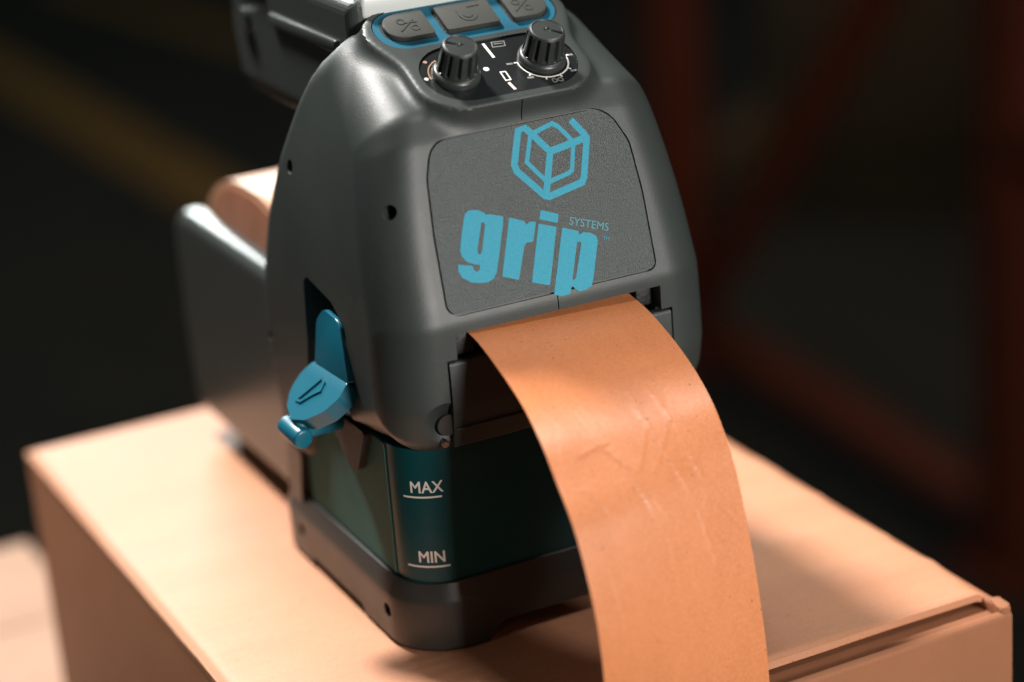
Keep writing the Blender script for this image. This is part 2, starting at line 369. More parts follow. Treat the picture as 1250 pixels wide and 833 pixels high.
# walls
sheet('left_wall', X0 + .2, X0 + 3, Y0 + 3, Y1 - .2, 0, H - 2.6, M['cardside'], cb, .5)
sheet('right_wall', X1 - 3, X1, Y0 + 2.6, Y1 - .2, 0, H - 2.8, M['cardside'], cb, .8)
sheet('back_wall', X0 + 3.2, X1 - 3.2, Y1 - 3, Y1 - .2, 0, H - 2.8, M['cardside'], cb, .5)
# front wall with its rolled top edge, and the tuck strip between it and the lid
fr = Fr((0, 0, 0), (0, 1, 0), (0, 0, 1))     # (y, z) section, extruded along x
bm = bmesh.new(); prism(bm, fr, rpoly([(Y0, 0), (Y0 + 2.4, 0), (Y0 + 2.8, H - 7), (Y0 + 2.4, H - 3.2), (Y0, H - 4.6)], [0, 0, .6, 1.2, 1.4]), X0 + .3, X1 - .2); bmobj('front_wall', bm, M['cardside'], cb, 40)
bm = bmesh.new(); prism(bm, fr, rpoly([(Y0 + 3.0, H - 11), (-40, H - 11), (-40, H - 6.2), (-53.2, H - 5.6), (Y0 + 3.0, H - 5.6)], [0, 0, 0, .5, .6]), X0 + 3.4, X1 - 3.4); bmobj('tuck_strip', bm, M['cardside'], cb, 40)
bm = bmesh.new(); prism(bm, Fr((0, 0, 0), (1, 0, 0), (0, 1, 0)), rpoly([(103.6, -60.8), (107.9, -61.8), (108.3, -55), (106.6, -52), (105.0, -55)], [1, 1.6, 1.6, 1.2, 1.2]), H - 9, H - 2.4, 1.0, 3); bmobj('corner_tab', bm, M['cardside'], cb, 40)

cc = empty('cardboard_box', wp(-230, 315, -300), TH, 'lower cardboard box behind the left corner of the large box', 'box')
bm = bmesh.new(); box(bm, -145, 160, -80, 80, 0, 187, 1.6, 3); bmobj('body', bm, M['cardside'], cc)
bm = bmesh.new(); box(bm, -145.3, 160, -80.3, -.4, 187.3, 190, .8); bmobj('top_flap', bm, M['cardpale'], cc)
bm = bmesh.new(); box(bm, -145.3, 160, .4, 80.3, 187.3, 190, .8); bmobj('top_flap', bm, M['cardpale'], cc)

# ============================================================ TAPE MACHINE
mc = empty('tape_dispenser', ORG, TH, 'grey domed paper tape dispenser with blue lever, knobs and cyan lettering', 'tape machine')

# ---- head shell
WP = None
prof_back = [(95, 60), (96.5, 76), (93, 95), (86, 114), (77, 132), (67, 149), (59, 161), (52, 167.5)]
prof = rpoly([(5, 60), (-.5, 63), (-3.2, 74), (-3.2, 98), (11.2, 144.5), (15, 151.2), (46, 167.2), (52, 167.5), (60, 160.5), (68, 149.5), (78, 132), (87, 113), (93, 95), (96.5, 76), (94, 52), (91, 36), (72, 36), (66, 60)],
             [2, 4, 12, 10, 14, 8, 14, 3, 12, 20, 30, 30, 30, 14, 20, 4, 6, 5], 6)
wz = np.array([[40, 50.4], [75, 51.0], [100, 50.3], [120, 48.4], [135, 46.0], [150, 42.5], [160, 39.3], [170, 35.5], [180, 31]])
WP = np.polyfit(np.r_[wz[:, 0], 30, 55, 65], np.r_[wz[:, 1], 50.3, 50.6, 50.6], 5)
TB = math.radians(27.0)
BU = Vector((1, 0, 0)); BV = Vector((0, math.cos(TB), math.sin(TB))); boss = Fr((0, 12.1, 153.1), BU, BV)
def rrect(p, x0, x1, y0, y1, r):
    q = np.abs(p - np.array([(x0 + x1) / 2, (y0 + y1) / 2])) - np.array([(x1 - x0) / 2 - r, (y1 - y0) / 2 - r])
    return np.minimum(q.max(1), 0) + np.sqrt((np.maximum(q, 0) ** 2).sum(1)) - r
def head_fn(p):
    y = p[:, 1]; z = p[:, 2]
    d1 = sdpoly(p[:, 1:], prof)
    ww = np.polyval(WP, z); d2 = (np.abs(p[:, 0]) - ww) * .97
    rf = np.interp(z, [60, 100, 145, 165], [14.5, 15, 13, 11]); rr = rf + (5.5 - rf) * np.clip((y - np.interp(z, [60, 98, 145, 167], [-3, -3, 11, 30]) - 16) / 26, 0, 1)
    body = rmax(d1, d2, rr)
    rel = p - np.array(boss.o); a = rel @ np.array(boss.u); b = rel @ np.array(boss.v); h = rel @ np.array(boss.n)
    ab = np.stack([a, b], 1)
    o2 = smin(rrect(ab, -30.6, 30.6, 22.5, 43.5, 10.4), rrect(ab, -26, 26, -3.2, 34, 12.5), 7)
    d = rmax(o2, np.maximum(h - .0, -(h + 9)), 1.0)
    return smin(body, d, 4.2)
P, Q = surface(head_fn, (-55, -8, 32), (55, 101, 177), 1.0)
head = link('housing', np_mesh('housing', P, Q), M['shell'], mc, 0)
PT = math.atan2(14.4, 46.5); panel = Fr((0, -2.6, 100), (1, 0, 0), (0, math.sin(PT), math.cos(PT)))
pan_out = [(-32.4, .2), (31.2, .2), (31.6, 22), (30.6, 36), (25.5, 46.4), (-27.0, 46.4), (-30.2, 37), (-31.6, 22)]
pan_rad = [3.2, 2.2, 60, 8, 8.5, 6.5, 14, 60]
def grow(pts, d):
    c = Vector((0, 23)); out = []
    n = len(pts)
    for i in range(n):
        a = Vector(pts[i - 1]); p = Vector(pts[i]); b = Vector(pts[(i + 1) % n]); d0 = (p - a).normalized(); d1 = (b - p).normalized()
        n0 = Vector((d0.y, -d0.x)); n1 = Vector((d1.y, -d1.x)); t = (n0 + n1).normalized(); out.append(tuple(p + t * d / max(.4, t.dot(n0))))
    return out
plate_out = rpoly([(-22.9, -.2), (22.9, -.2), (22.9, 23.2), (-22.9, 23.2)], 11.4, 10)
blue_out = rpoly([(-27.6, 25.0), (27.6, 25.0), (27.6, 42.2), (-27.6, 42.2)], 8.2, 10)
XF = Fr((0, 0, 0), (0, 1, 0), (0, 0, 1))
c = []
b1 = bmesh.new(); prism(b1, panel, rpoly(grow(pan_out, .5), [r + .5 for r in pan_rad]), -1.6, 8)
box(b1, -31.3, 31.9, -14, 14, 86, 95.0)
prism(b1, boss, plate_out, -1.0, 6); prism(b1, boss, blue_out, -1.2, 6); c.append(b1)
b2 = bmesh.new(); box(b2, -34.4, 35.4, -14, .2, 61.8, 88.0)
prism(b2, XF, rpoly([(57, 100.5), (37, 97.5), (27, 92), (29.5, 70), (36, 52), (36, 30), (67, 30), (64, 55), (58, 80)], [3, 5, 5, 6, 3, 0, 0, 3, 8]), -60, -36)
c.append(b2)
b3 = bmesh.new(); bmesh.ops.create_uvsphere(b3, u_segments=28, v_segments=16, radius=9.5, matrix=Matrix.Translation((-36.6, -9.0, 69)))
cyl(b3, (-56, -1.5, 128.2), (-36, 13.5, 128.2), 2.0, n=20); cyl(b3, (-60, 67, 129.2), (-40, 67, 129.2), 2.1, n=20); cyl(b3, (-60, 90, 72), (-46, 90, 72), 1.4, n=16)
c.append(b3)
b4 = bmesh.new(); box(b4, -.16, .16, -12, 13.1, 145.5, 151.4); box(b4, -.16, .16, -12, -1.75, 95.2, 99.7); c.append(b4)
cut(head, c)

# ---- front panel with its printing
bm = bmesh.new(); prism(bm, panel, rpoly(pan_out, pan_rad, 10), -1.5, .05, .35, 3); fp = bmobj('front_panel', bm, M['panel'], mc, 30)
L = dict(
 g=[(-21.7, 26.07), (-20.5, 26.69), (-18.0, 26.28), (-16.3, 25.23), (-15.8, 24.29), (-15.4, 24.7), (-11.0, 23.13), (-11.7, 20.73), (-14.7, 12.67), (-16.2, 9.0), (-17.4, 7.43), (-19.3, 6.8), (-21.8, 7.12), (-24.2, 7.85), (-26.4, 9.53), (-27.1, 11.31), (-26.8, 13.19), (-22.8, 12.04), (-22.5, 10.68), (-21.7, 10.15), (-21.0, 10.57), (-20.5, 11.83), (-22.1, 12.25), (-24.2, 13.4), (-25.3, 15.18), (-25.4, 16.75), (-24.0, 20.83), (-22.4, 24.81)],
 gh=[(-17.7, 22.72), (-17.0, 22.82), (-16.7, 22.09), (-19.3, 14.97), (-20.0, 14.55), (-20.5, 14.97), (-20.3, 16.12)],
 r=[(-9.4, 22.51), (-5.2, 20.73), (-5.0, 19.58), (-3.5, 20.2), (-1.9, 19.78), (-3.8, 14.76), (-5.9, 14.86), (-6.7, 14.13), (-10.3, 5.55), (-14.9, 7.43)],
 i1=[(0.2, 22.61), (5.3, 20.52), (4.4, 18.21), (-0.7, 20.31)], i2=[(-1.2, 19.16), (3.9, 17.27), (-1.6, 2.2), (-6.7, 4.08)],
 p=[(5.5, 16.75), (10.2, 14.76), (9.8, 13.71), (11.5, 14.24), (13.6, 13.61), (15.1, 12.46), (15.3, 11.2), (11.7, 1.47), (10.7, -0.5), (9.0, -1.2), (6.7, -1.3), (5.5, -0.2), (4.9, .9), (3.8, -1.4), (1.2, -1.4), (-1.0, -0.6)],
 ph=[(9.0, 11.93), (10.1, 11.93), (10.1, 11.1), (6.5, 2.62), (5.9, 1.99), (5.4, 2.41), (5.8, 3.56)])
def print_shape(name, outer, holes, material, fr, h=.085, parent=None, r=0):
    cu = bpy.data.curves.new(name, 'CURVE'); cu.dimensions = '2D'; cu.fill_mode = 'BOTH'; cu.extrude = .03
    for pts in [outer] + holes:
        pts = rpoly(pts, r, 3) if r else pts
        sp = cu.splines.new('POLY'); sp.points.add(len(pts) - 1); sp.use_cyclic_u = True
        for k, (a, b) in enumerate(pts): sp.points[k].co = (a, b, 0, 1)
    t = bpy.data.objects.new('t', cu); COL.objects.link(t); bpy.context.view_layer.update()
    me = bpy.data.meshes.new_from_object(t.evaluated_get(bpy.context.evaluated_depsgraph_get())); bpy.data.objects.remove(t)
    for v in me.vertices: v.co = Vector(fr(v.co.x, v.co.y, v.co.z + h)) * U
    me.name = name; me.materials.clear(); return link(name, me, material, parent, 0)
for nm, o_, hs in (('letter_g', 'g', ['gh']), ('letter_r', 'r', []), ('letter_i', 'i2', []), ('dot_of_i', 'i1', []), ('letter_p', 'p', ['ph'])):
    print_shape(nm, L[o_], [L[h] for h in hs], M['print'], panel, parent=fp, r=.25)
bm = bmesh.new(); hh = .055
def st(pts, wd, closed=False):
    global hh
    P_ = [Vector(p) for p in pts]; n = len(P_)
    for i in range(n if closed else n - 1):
        a = P_[i]; b = P_[(i + 1) % n]; d = (b - a).normalized() * (wd / 2 * .55); nn = Vector((-d.y, d.x)).normalized() * wd / 2
        a = a - d; b = b + d; prism(bm, panel, [tuple(a + nn), tuple(a - nn), tuple(b - nn), tuple(b + nn)], .03, hh); hh += .0015
W1, W2 = 1.95, 1.25
st([(-1.6, 44.6), (-4.7, 36.0), (-4.3, 34.2), (2.4, 26.2), (3.6, 25.7), (14.2, 27.6), (15.1, 28.9), (18.3, 39.2), (17.5, 40.7), (14.9, 44.4)], W1)
st([(-1.6, 44.9), (1.0, 45.2)], 1.5)
st([(6.6, 37.58), (1.3, 44.4)], W1); st([(6.6, 37.58), (18.0, 39.3)], W1); st([(6.6, 37.58), (2.8, 26.2)], W1)
st([(1.9, 43.4), (-0.9, 36.01), (3.3, 30.4)], W2); st([(2.4, 43.3), (8.9, 44.9), (10.4, 43.8), (13.6, 39.5)], W2); st([(13.8, 37.9), (11.9, 31.4), (10.8, 30.8), (4.7, 29.62)], W2)
bmobj('cube_logo', bm, M['print'], fp, 0)
me = text_mesh('SYSTEMS', 3.1, 'small_lettering')
ca, sa = math.cos(-.352), math.sin(-.352)
for v in me.vertices: x, y = v.co.x * 1.02, v.co.y; v.co = Vector(panel(13.35 + x * ca - y * sa, 15.1 + x * sa + y * ca, .09)) * U
link('small_lettering', me, M['printdim'], fp, 0)
me = text_mesh('TM', 1.5, 'trademark_sign')
for v in me.vertices: x, y = v.co.x, v.co.y; v.co = Vector(panel(17.8 + x * ca - y * sa, 10.7 + x * sa + y * ca, .09)) * U
link('trademark_sign', me, M['print'], fp, 0)

# ---- control plate, printing and knobs
bm = bmesh.new(); prism(bm, boss, grow(plate_out, -.12) if False else rpoly([(-22.7, 0), (22.7, 0), (22.7, 23.0), (-22.7, 23.0)], 11.3, 10), -.95, -.35, .1); cp = bmobj('control_plate', bm, M['black'], mc, 30)
hp = -.33
def mark(name, fn, material=M['white']): 
    bm = bmesh.new(); fn(bm); return bmobj(name, bm, material, cp, 0)
def arc(cx, cy, r, a0, a1, n=28): return [(cx + r * math.cos(math.radians(a0 + (a1 - a0) * k / n)), cy + r * math.sin(math.radians(a0 + (a1 - a0) * k / n))) for k in range(n + 1)]
mark('divider_line', lambda b: (stroke(b, boss, [(.1, 22.1), (.4, 15.6)], .85, hp - .05, hp + .03), stroke(b, boss, [(-.45, 4.6), (0, 1.4)], .85, hp - .05, hp + .03)))
mark('cartridge_icon', lambda b: stroke(b, boss, [(-.7, 9.3), (.8, 9.2), (.7, 5.6), (-.8, 5.6)], .4, hp - .05, hp + .03, True))
mark('tape_icon', lambda b: (stroke(b, boss, [(2.6, 22.0), (6.3, 21.6), (5.8, 19.6), (2.1, 19.9)], .3, hp - .05, hp + .03, True), stroke(b, boss, [(3.0, 21.1), (5.6, 20.8)], .3, hp - .05, hp + .035)), M['dimwhite'])
mark('dial_ring', lambda b: stroke(b, boss, arc(12.9, 10.8, 7.25, 170, 372), .42, hp - .05, hp + .03))
def ticks(b):
    for a in (172, 218, 252, 285, 318, 2):
        stroke(b, boss, [(12.9 + 7.3 * math.cos(math.radians(a)), 10.8 + 7.3 * math.sin(math.radians(a))), (12.9 + 8.3 * math.cos(math.radians(a)), 10.8 + 8.3 * math.sin(math.radians(a)))], .45, hp - .05, hp + .045)
mark('dial_tick', ticks)
def infin(b): stroke(b, boss, [(13.2 + 1.5 * math.sin(t) , 1.9 + .8 * math.sin(2 * t) - .05 * math.sin(t)) for t in [2 * PI * k / 24 for k in range(24)]], .28, hp - .05, hp + .03, True)
mark('infinity_sign', infin, M['dimwhite'])
for (x, y) in ((3.4, 11.9), (6.4, 4.9), (19.4, 4.4), (21.5, 11.0)):
    mark('dial_legend', lambda b: (stroke(b, boss, [(x - .9, y + .1), (x + .9, y - .1)], .7, hp - .05, hp + .03)), M['dimwhite'])
mark('dial_arc', lambda b: stroke(b, boss, arc(-13.2, 12.2, 7.1, 112, 184, 12), .36, hp - .05, hp + .03), M['bronze'])
for (x, y, r, mm) in ((-18.9, 18.9, .6, 'bronze'), (-21.6, 12.1, .6, 'white'), (-3.9, 11.6, .85, 'white'), (-20.3, 12.1, .35, 'bronze')):
    mark('dial_dot', lambda b: prism(b, boss, [(x + r * math.cos(k * PI / 8), y + r * math.sin(k * PI / 8)) for k in range(16)], hp - .05, hp + .035), M[mm])
def knob(cx, cy, rot):
    fr = Fr(boss(cx, cy, 0), BU * math.cos(rot) + BV * math.sin(rot), BV * math.cos(rot) - BU * math.sin(rot))
    bm = bmesh.new(); lathe(bm, fr, [(6.6, -.6), (6.75, 0), (6.7, 1.0), (6.2, 1.8), (5.7, 2.0)], 56); k = bmobj('knob_skirt', bm, M['knob'], mc, 40)
    def fl(r, h, a):
        if h < 2.7 or h > 9.0: return r
        s = math.cos(12 * a); return r - 1.15 * max(0, -s) ** .6 + .1
    bm = bmesh.new(); lathe(bm, fr, [(5.7, 1.95), (5.75, 2.4), (5.6, 2.8), (5.35, 5), (5.2, 7.4), (5.1, 8.8), (5.0, 9.3), (4.7, 9.8), (4.3, 9.95), (4.1, 9.75), (1.0, 9.95), (.7, 9.5)], 192, fl); kb = bmobj('knob', bm, M['knob'], mc, 35)
    bm = bmesh.new(); stroke(bm, fr, [(0, 1.2), (0, 4.3)], .55, 9.6, 10.06); bmobj('pointer', bm, M['black'], kb)
    return kb
knob(-13.2, 11.3, .9); knob(12.9, 11.3, -2.2)

# ---- button pad
bm = bmesh.new(); prism(bm, boss, rpoly([(-27.3, 25.3), (27.3, 25.3), (27.3, 41.9), (-27.3, 41.9)], 8.0, 10), -1.15, -.15, .15); bp_ = bmobj('keypad_surround', bm, M['blue'], mc, 30)
def button(pts, rad, icon):
    bm = bmesh.new(); prism(bm, boss, rpoly(grow(pts, .55), [r + .4 for r in rad]), -.2, -.10); bmobj('button_shadow_gap', bm, M['dark'], bp_, 30)
    bm = bmesh.new(); prism(bm, boss, rpoly(pts, rad, 8), -.12, 1.25, .35, 3); b = bmobj('button', bm, M['boss'], bp_, 30)
    bm = bmesh.new()
    for s in icon: stroke(bm, boss, s, .4, 1.2, 1.42)
    bmobj('embossed_icon', bm, M['boss'], b, 30)
cx = -17.6
button([(-24.7, 28.6), (-11.3, 28.6), (-11.3, 39.2), (-24.7, 39.2)], [6.2, .6, .6, 6.2], [[(cx - 3, 31.3), (cx + 2.2, 35.6)], arc(cx + 1.6, 32.0, 1.1, 0, 360, 10), arc(cx - 1.5, 35.4, 1.1, 0, 360, 10), [(cx - .4, 34.6), (cx + 3, 34.4)]])
cx = .6
button([(-7.6, 28.6), (8.6, 28.6), (8.6, 39.2), (-7.6, 39.2)], [.6, .6, .6, .6], [arc(cx, 33.6, 2.6, 200, 350, 10), arc(cx, 33.6, 1.2, 180, 360, 8), [(cx + 1, 36.8), (cx + 5, 37)], [(cx - 2.5, 36), (cx - 2.5, 33)]])
cx = 17.6
button([(12.8, 28.6), (24.9, 28.6), (24.9, 39.2), (12.8, 39.2)], [.6, 6.2, 6.2, .6], [[(cx - 3, 31.3), (cx + 2.2, 35.6)], arc(cx + 1.2, 32.0, 1.1, 0, 360, 10), arc(cx - 1.5, 35.2, 1.1, 0, 360, 10)])

# ---- tape mouth: black interior, brush, guide plate
bm = bmesh.new(); box(bm, -31.2, 31.8, 8, 13.9, 86.2, 94.9, .3); bmobj('mouth_lining', bm, M['dark'], mc)
bm = bmesh.new(); box(bm, -31.0, -25.0, -1.4, 7.5, 88.3, 94.6, .8, 2); bmobj('brush', bm, M['dark'], mc)
bm = bmesh.new(); box(bm, 26.5, 31.6, 1.2, 7.5, 88.3, 94.4, .8, 2); bmobj('brush', bm, M['dark'], mc)
gp = rpoly([(-1.6, 62.2), (-3.15, 74), (-3.15, 87.2), (.1, 87.2), (.1, 62.2)], [1, 6, .9, .2, .2], 5)
bm = bmesh.new(); prism(bm, XF, gp, -33.7, 34.9); gpo = bmobj('guide_plate', bm, M['shell'], mc, 35)
bm = bmesh.new(); box(bm, -33.3, 34.5, -2.9, -2.2, 67.6, 68.1, .12); bmobj('guide_rib', bm, M['shell'], gpo)
bm = bmesh.new(); cyl(bm, (-35.0, -1.4, 69.2), (-35.0, 1.0, 69.2), 3.0, 3.0, 28); bmobj('pivot_boss', bm, M['base'], mc)
bm = bmesh.new(); cyl(bm, (-36.6, -2.3, 64.2), (-36.4, -.2, 64.6), 1.05, 1.05, 6); bmobj('screw', bm, M['steel'], mc)

# ---- lever on the left flank
lv = bmesh.new()
F1 = Vector((-53, 48.2, 76.5)); F2 = Vector((-53, 23.4, 77.6)); NP = Vector((-.687, .032, .726)).normalized()
u_ = (F2 - F1).normalized(); v_ = NP.cross(u_); pf = Fr(F1, u_, v_)
def on(pl_, p): r = Vector(p) - pl_.o; return (r.dot(pl_.u), r.dot(pl_.v))
pad = [on(pf, p) for p in [(-52.7, 49.6, 76.7), (-56.5, 51.7, 73.0), (-60.5, 50.5, 69.3), (-63.5, 46.2, 66.7), (-65.3, 38.9, 65.3), (-63.8, 31.7, 67.0), (-60.2, 25.5, 70.6), (-56.4, 23.1, 74.4), (-52.6, 24.3, 77.9)]]
prism(lv, pf, rpoly(pad, [1, 6, 6, 6, 5, 5, 6, 4, 1], 5), -5.0, 0, .7, 3)
lever = bmobj('lever', lv, M['lever'], mc, 50)
nA = Vector((-.97, -.2, .12)); uA = (F2 - F1).normalized(); vA = nA.cross(uA).normalized(); af = Fr(F1, uA, vA)
A0 = (-46.5, 47, 89); A1 = (-46.5, 31, 93)
sg = 1 if on(af, A0)[1] > 0 else -1
arm = [on(af, p) for p in (F1, F2, A1, (-46.5, 42, 93.5), A0)]
bm = bmesh.new(); prism(bm, af, rpoly(arm, [.8, .8, 4, 4, 4], 5), -4.5, 0, .6, 3); bmobj('lever_arm', bm, M['lever'], lever, 50)
arr = [on(pf, p) for p in [(-61.4, 42.7, 68.8), (-57.4, 39.8, 72.7), (-54.7, 37.8, 75.4), (-55.3, 35.2, 74.9), (-57.1, 34.2, 73.2), (-58.5, 36.6, 71.8), (-61.2, 40.0, 69.1)]]
bm = bmesh.new(); ac = Vector((sum(a for a, b in arr) / len(arr), sum(b for a, b in arr) / len(arr)))
stroke(bm, pf, arr, .8, -.1, .55, True); bmobj('arrow_mark', bm, M['lever'], lever, 30)
bm = bmesh.new(); cyl(bm, (-64.8, 45.0, 61.6), (-63.8, 34.0, 60.2), 3.1, 3.1, 28); es = [e for e in bm.edges if any(len(f.verts) > 6 for f in e.link_faces)]
bmesh.ops.bevel(bm, geom=es, offset=1.0, segments=3, profile=.5, affect='EDGES'); bmobj('lever_roller', bm, M['lever'], lever, 40)
bm = bmesh.new(); box(bm, -65, -50, 36, 43.5, 59, 65.2, 1.8, 3); bmobj('lever_link', bm, M['lever'], lever, 40)
bm = bmesh.new(); prism(bm, XF, rpoly([(56, 62), (24, 62), (32, 48), (36.5, 46.5), (40, 49)], [1, 1, 3, 1.5, 2]), -49.6, -43, .5); bmobj('latch_hook', bm, M['dark'], mc)
bm = bmesh.new(); prism(bm, XF, rpoly([(97, 0.6), (92, 37), (80, 37), (84, 22), (84, .6)], [1, 1, 2, 6, 1]), -49.0, 49.0, 0); bmobj('rear_column', bm, M['base'], mc, 40)

# ---- water tank
def ring(x, y0, y1, r, n=10): return rpoly([(-x, y0), (x, y0), (x, y1), (-x, y1)], r, n)
ZF = Fr((0, 0, 0), (1, 0, 0), (0, 1, 0))
def loft(bm, secs):
    rings = [[bm.verts.new((a, b, z)) for a, b in pts] for pts, z in secs]
    for A, B in zip(rings[:-1], rings[1:]):
        n = len(A)
        for k in range(n): bm.faces.new((A[k], A[(k + 1) % n], B[(k + 1) % n], B[k]))
    bm.faces.new(rings[0][::-1]); bm.faces.new(rings[-1]); bmesh.ops.recalc_face_normals(bm, faces=bm.faces); return bm
bm = bmesh.new(); loft(bm, [(ring(46.5, 4, 84, 13), 17), (ring(46.5, 4, 84, 13), 61)]); tk = bmobj('water_tank', bm, M['tank'], mc, 40)
bm = bmesh.new(); prism(bm, XF, rpoly([(17.2, 20.6), (80, 20.6), (80, 60.6), (17.2, 60.6)], .4), -46.95, -46.3, .15); bmobj('tank_side_wall', bm, M['tankside'], tk, 30)
bm = bmesh.new(); prism(bm, XF, rpoly([(17.2, 20.6), (80, 20.6), (80, 60.6), (17.2, 60.6)], .4), 46.3, 46.95, .15); bmobj('tank_side_wall', bm, M['tankside'], tk, 30)
def corner(s, z, off):     # s: arc length along the front left corner, from its left end
    a = math.radians(180) + s / 13
    if s > 13 * PI / 2: return Vector((-33.5 + (s - 13 * PI / 2), 4 - off, z))
    return Vector((-33.5 + (13 + off) * math.cos(a), 17 + (13 + off) * math.sin(a), z))
for word, zb, sc_, s0, s1 in (('MAX', 47.9, 13.3, 6.4, 17.6), ('MIN', 26.7, 13.1, 5.6, 18.2)):
    me = text_mesh(word, 4.9, 'level_mark_text')
    for v in me.vertices: v.co = corner(sc_ + v.co.x * .90, zb + v.co.y, .06) * U
    n0 = len(me.vertices); vs = [v.co.copy() for v in me.vertices]; fs = [list(p.vertices) for p in me.polygons]
    vv, ff = [], []
    for q, (du, dz) in enumerate(((0, 0), (.16, .0), (.08, .12), (.08, -.04))):      # four close copies make a heavier stroke
        a_ = du / 13 ; ca_, sa_ = math.cos(a_), math.sin(a_)
        for c_ in vs:
            x_, y_ = c_.x / U + 33.5, c_.y / U - 17; k_ = (13.06 + q * .004) / max(1e-6, math.hypot(x_, y_)) if x_ < 0 and y_ < 0 and math.hypot(x_, y_) < 13.2 else 1
            vv.append(((x_ * ca_ - y_ * sa_) * k_ - 33.5, (x_ * sa_ + y_ * ca_) * k_ + 17, c_.z / U + dz))
        ff += [[i_ + q * n0 for i_ in f_] for f_ in fs]
    me = bpy.data.meshes.new('level_mark_text'); me.from_pydata([(a * U, b_ * U, c_ * U) for a, b_, c_ in vv], [], ff); me.update()
    link('level_mark_text', me, M['white'], tk, 0)
    bm = bmesh.new(); zz = zb - 1.6
    for k in range(20):
        a = s0 + (s1 - s0) * k / 20; b = s0 + (s1 - s0) * (k + 1) / 20
        f = bm.faces.new([bm.verts.new(corner(*q)) for q in ((a, zz, .06), (b, zz, .06), (b, zz + .55, .06), (a, zz + .55, .06))])
    bmesh.ops.remove_doubles(bm, verts=bm.verts, dist=.001); bmobj('level_mark_line', bm, M['white'], tk, 0)

# ---- base tray
bm = bmesh.new(); loft(bm, [(ring(49.4, 2.0, 107, 16), .0), (ring(50.2, 1.0, 108, 17), 1.2), (ring(50.3, .9, 108, 17), 14.6), (ring(49.9, 1.3, 107.6, 16.6), 15.8), (ring(47.9, 3.0, 105, 14.8), 20.2), (ring(47.3, 3.6, 104, 14.2), 20.5), (ring(46.9, 3.8, 103, 13.8), 20.0), (ring(46.9, 3.8, 103, 13.8), 18.2)])
bs = bmobj('base_tray', bm, M['base'], mc, 35)
YF = Fr((0, 0, 0), (1, 0, 0), (0, 0, 1))     # x,z drawing; normal -y
c1 = bmesh.new(); prism(c1, YF, rpoly([(-30.5, -4), (30.5, -4), (27, 1.2), (22, 5.6), (-22, 5.6), (-27, 1.2)], [0, 0, 4, 5, 5, 4]), -70, 30)
c2 = bmesh.new(); prism(c2, XF, rpoly([(34, -4), (80, -4), (76, 3.4), (38, 3.4)], [0, 0, 3, 3]), -70, -42)
c3 = bmesh.new(); cyl(c3, (-56, 18.6, 9.6), (-46, 18.6, 9.6), 2.2, n=20); cyl(c3, (-56, 84, 9.6), (-46, 84, 9.6), 2.2, n=20)
cut(bs, [c1, c2, c3])
for x in (-37, 37):
    for y in (13, 95):
        bm = bmesh.new(); cyl(bm, (x, y, .05), (x, y, 1.6), 6, 6, 24); bmobj('rubber_foot', bm, M['dark'], mc)

# ---- rear tape compartment (solid with a channel for the roll)
rear_prof = rpoly([(92, 9), (206, 9), (209, 40), (208, 84), (92, 84)], [3, 6, 20, 13, 1], 8)
def rear_fn(p):
    d1 = sdpoly(p[:, 1:], rear_prof); d2 = np.abs(p[:, 0]) - 41.5
    return rmax(d1, d2, 4.5)
P, Q = surface(rear_fn, (-44, 90, 6), (44, 212, 88), 1.5)
rear = link('roll_compartment', np_mesh('roll_compartment', P, Q), M['shellrear'], mc, 0)
b = bmesh.new(); box(b, -34.5, 34.5, 88, 203, 9.8, 100); cut(rear, [b])
for y in (104, 190):
    for x in (-26, 26):
        bm = bmesh.new(); cyl(bm, (x, y, .05), (x, y, 10), 7, 8, 20); bmobj('rear_foot', bm, M['base'], mc)

# ---- carrying handle / battery housing behind the head
hp_prof = rpoly([(50, 134), (146, 134), (151, 152), (149, 171), (126, 176.5), (50, 176.5)], [4, 10, 14, 9, 6, 2], 8)
def handle_fn(p):
    d1 = sdpoly(p[:, 1:], hp_prof); d2 = np.abs(p[:, 0] - 0) - 31 + np.clip((140 - p[:, 2]) * .25, 0, 6)
    return rmax(d1, d2 * .97, 4.0)
P, Q = surface(handle_fn, (-34, 42, 124), (34, 160, 180), 1.25)
hd = link('battery_housing', np_mesh('battery_housing', P, Q), M['shellrear'], mc, 0)
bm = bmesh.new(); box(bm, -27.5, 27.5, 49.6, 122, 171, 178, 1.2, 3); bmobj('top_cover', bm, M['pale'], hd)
bm = bmesh.new(); box(bm, -32.4, -30.5, 60, 112, 160.4, 164.4, .9, 3); bmobj('side_rib', bm, M['shellrear'], hd)
bm = bmesh.new(); cyl(bm, (-32.6, 136, 158), (-29.5, 136, 158), 4.2, 4.2, 24); box(bm, -32.3, -30.2, 118, 140, 170, 173, .9, 3); bmobj('side_latch', bm, M['steel'] if False else M['shellrear'], hd)

# ---- roll of tape in the compartment: a thing of its own
rl = empty('tape_roll', wp(0, 147, 10), TH, 'roll of brown kraft tape sitting in the rear compartment of the machine', 'tape roll')
def oval(a, b, n=96):
    out = []
    for k in range(n):
        t = 2 * PI * k / n; c_, s_ = math.cos(t), math.sin(t)
        out.append((a * math.copysign(abs(c_) ** (2 / 2.35), c_), b * math.copysign(abs(s_) ** (2 / 2.35), s_) + 46))
    return out
bm = bmesh.new(); prism(bm, XF, oval(52, 46), -33.3, 33.3, 1.2); bmobj('wound_paper', bm, M['roll'], rl)
for s_ in (-1, 1):
    bm = bmesh.new(); prism(bm, XF, oval(49.5, 43.5), min(s_ * 33.35, s_ * 33.6), max(s_ * 33.35, s_ * 33.6)); bmobj('paper_edge', bm, M['rollside'], rl)
    bm = bmesh.new(); cyl(bm, (s_ * 33.65, 0, 46), (s_ * 34.0, 0, 46), 24, 24, 48); bmobj('core_ring', bm, M['dark'], rl)

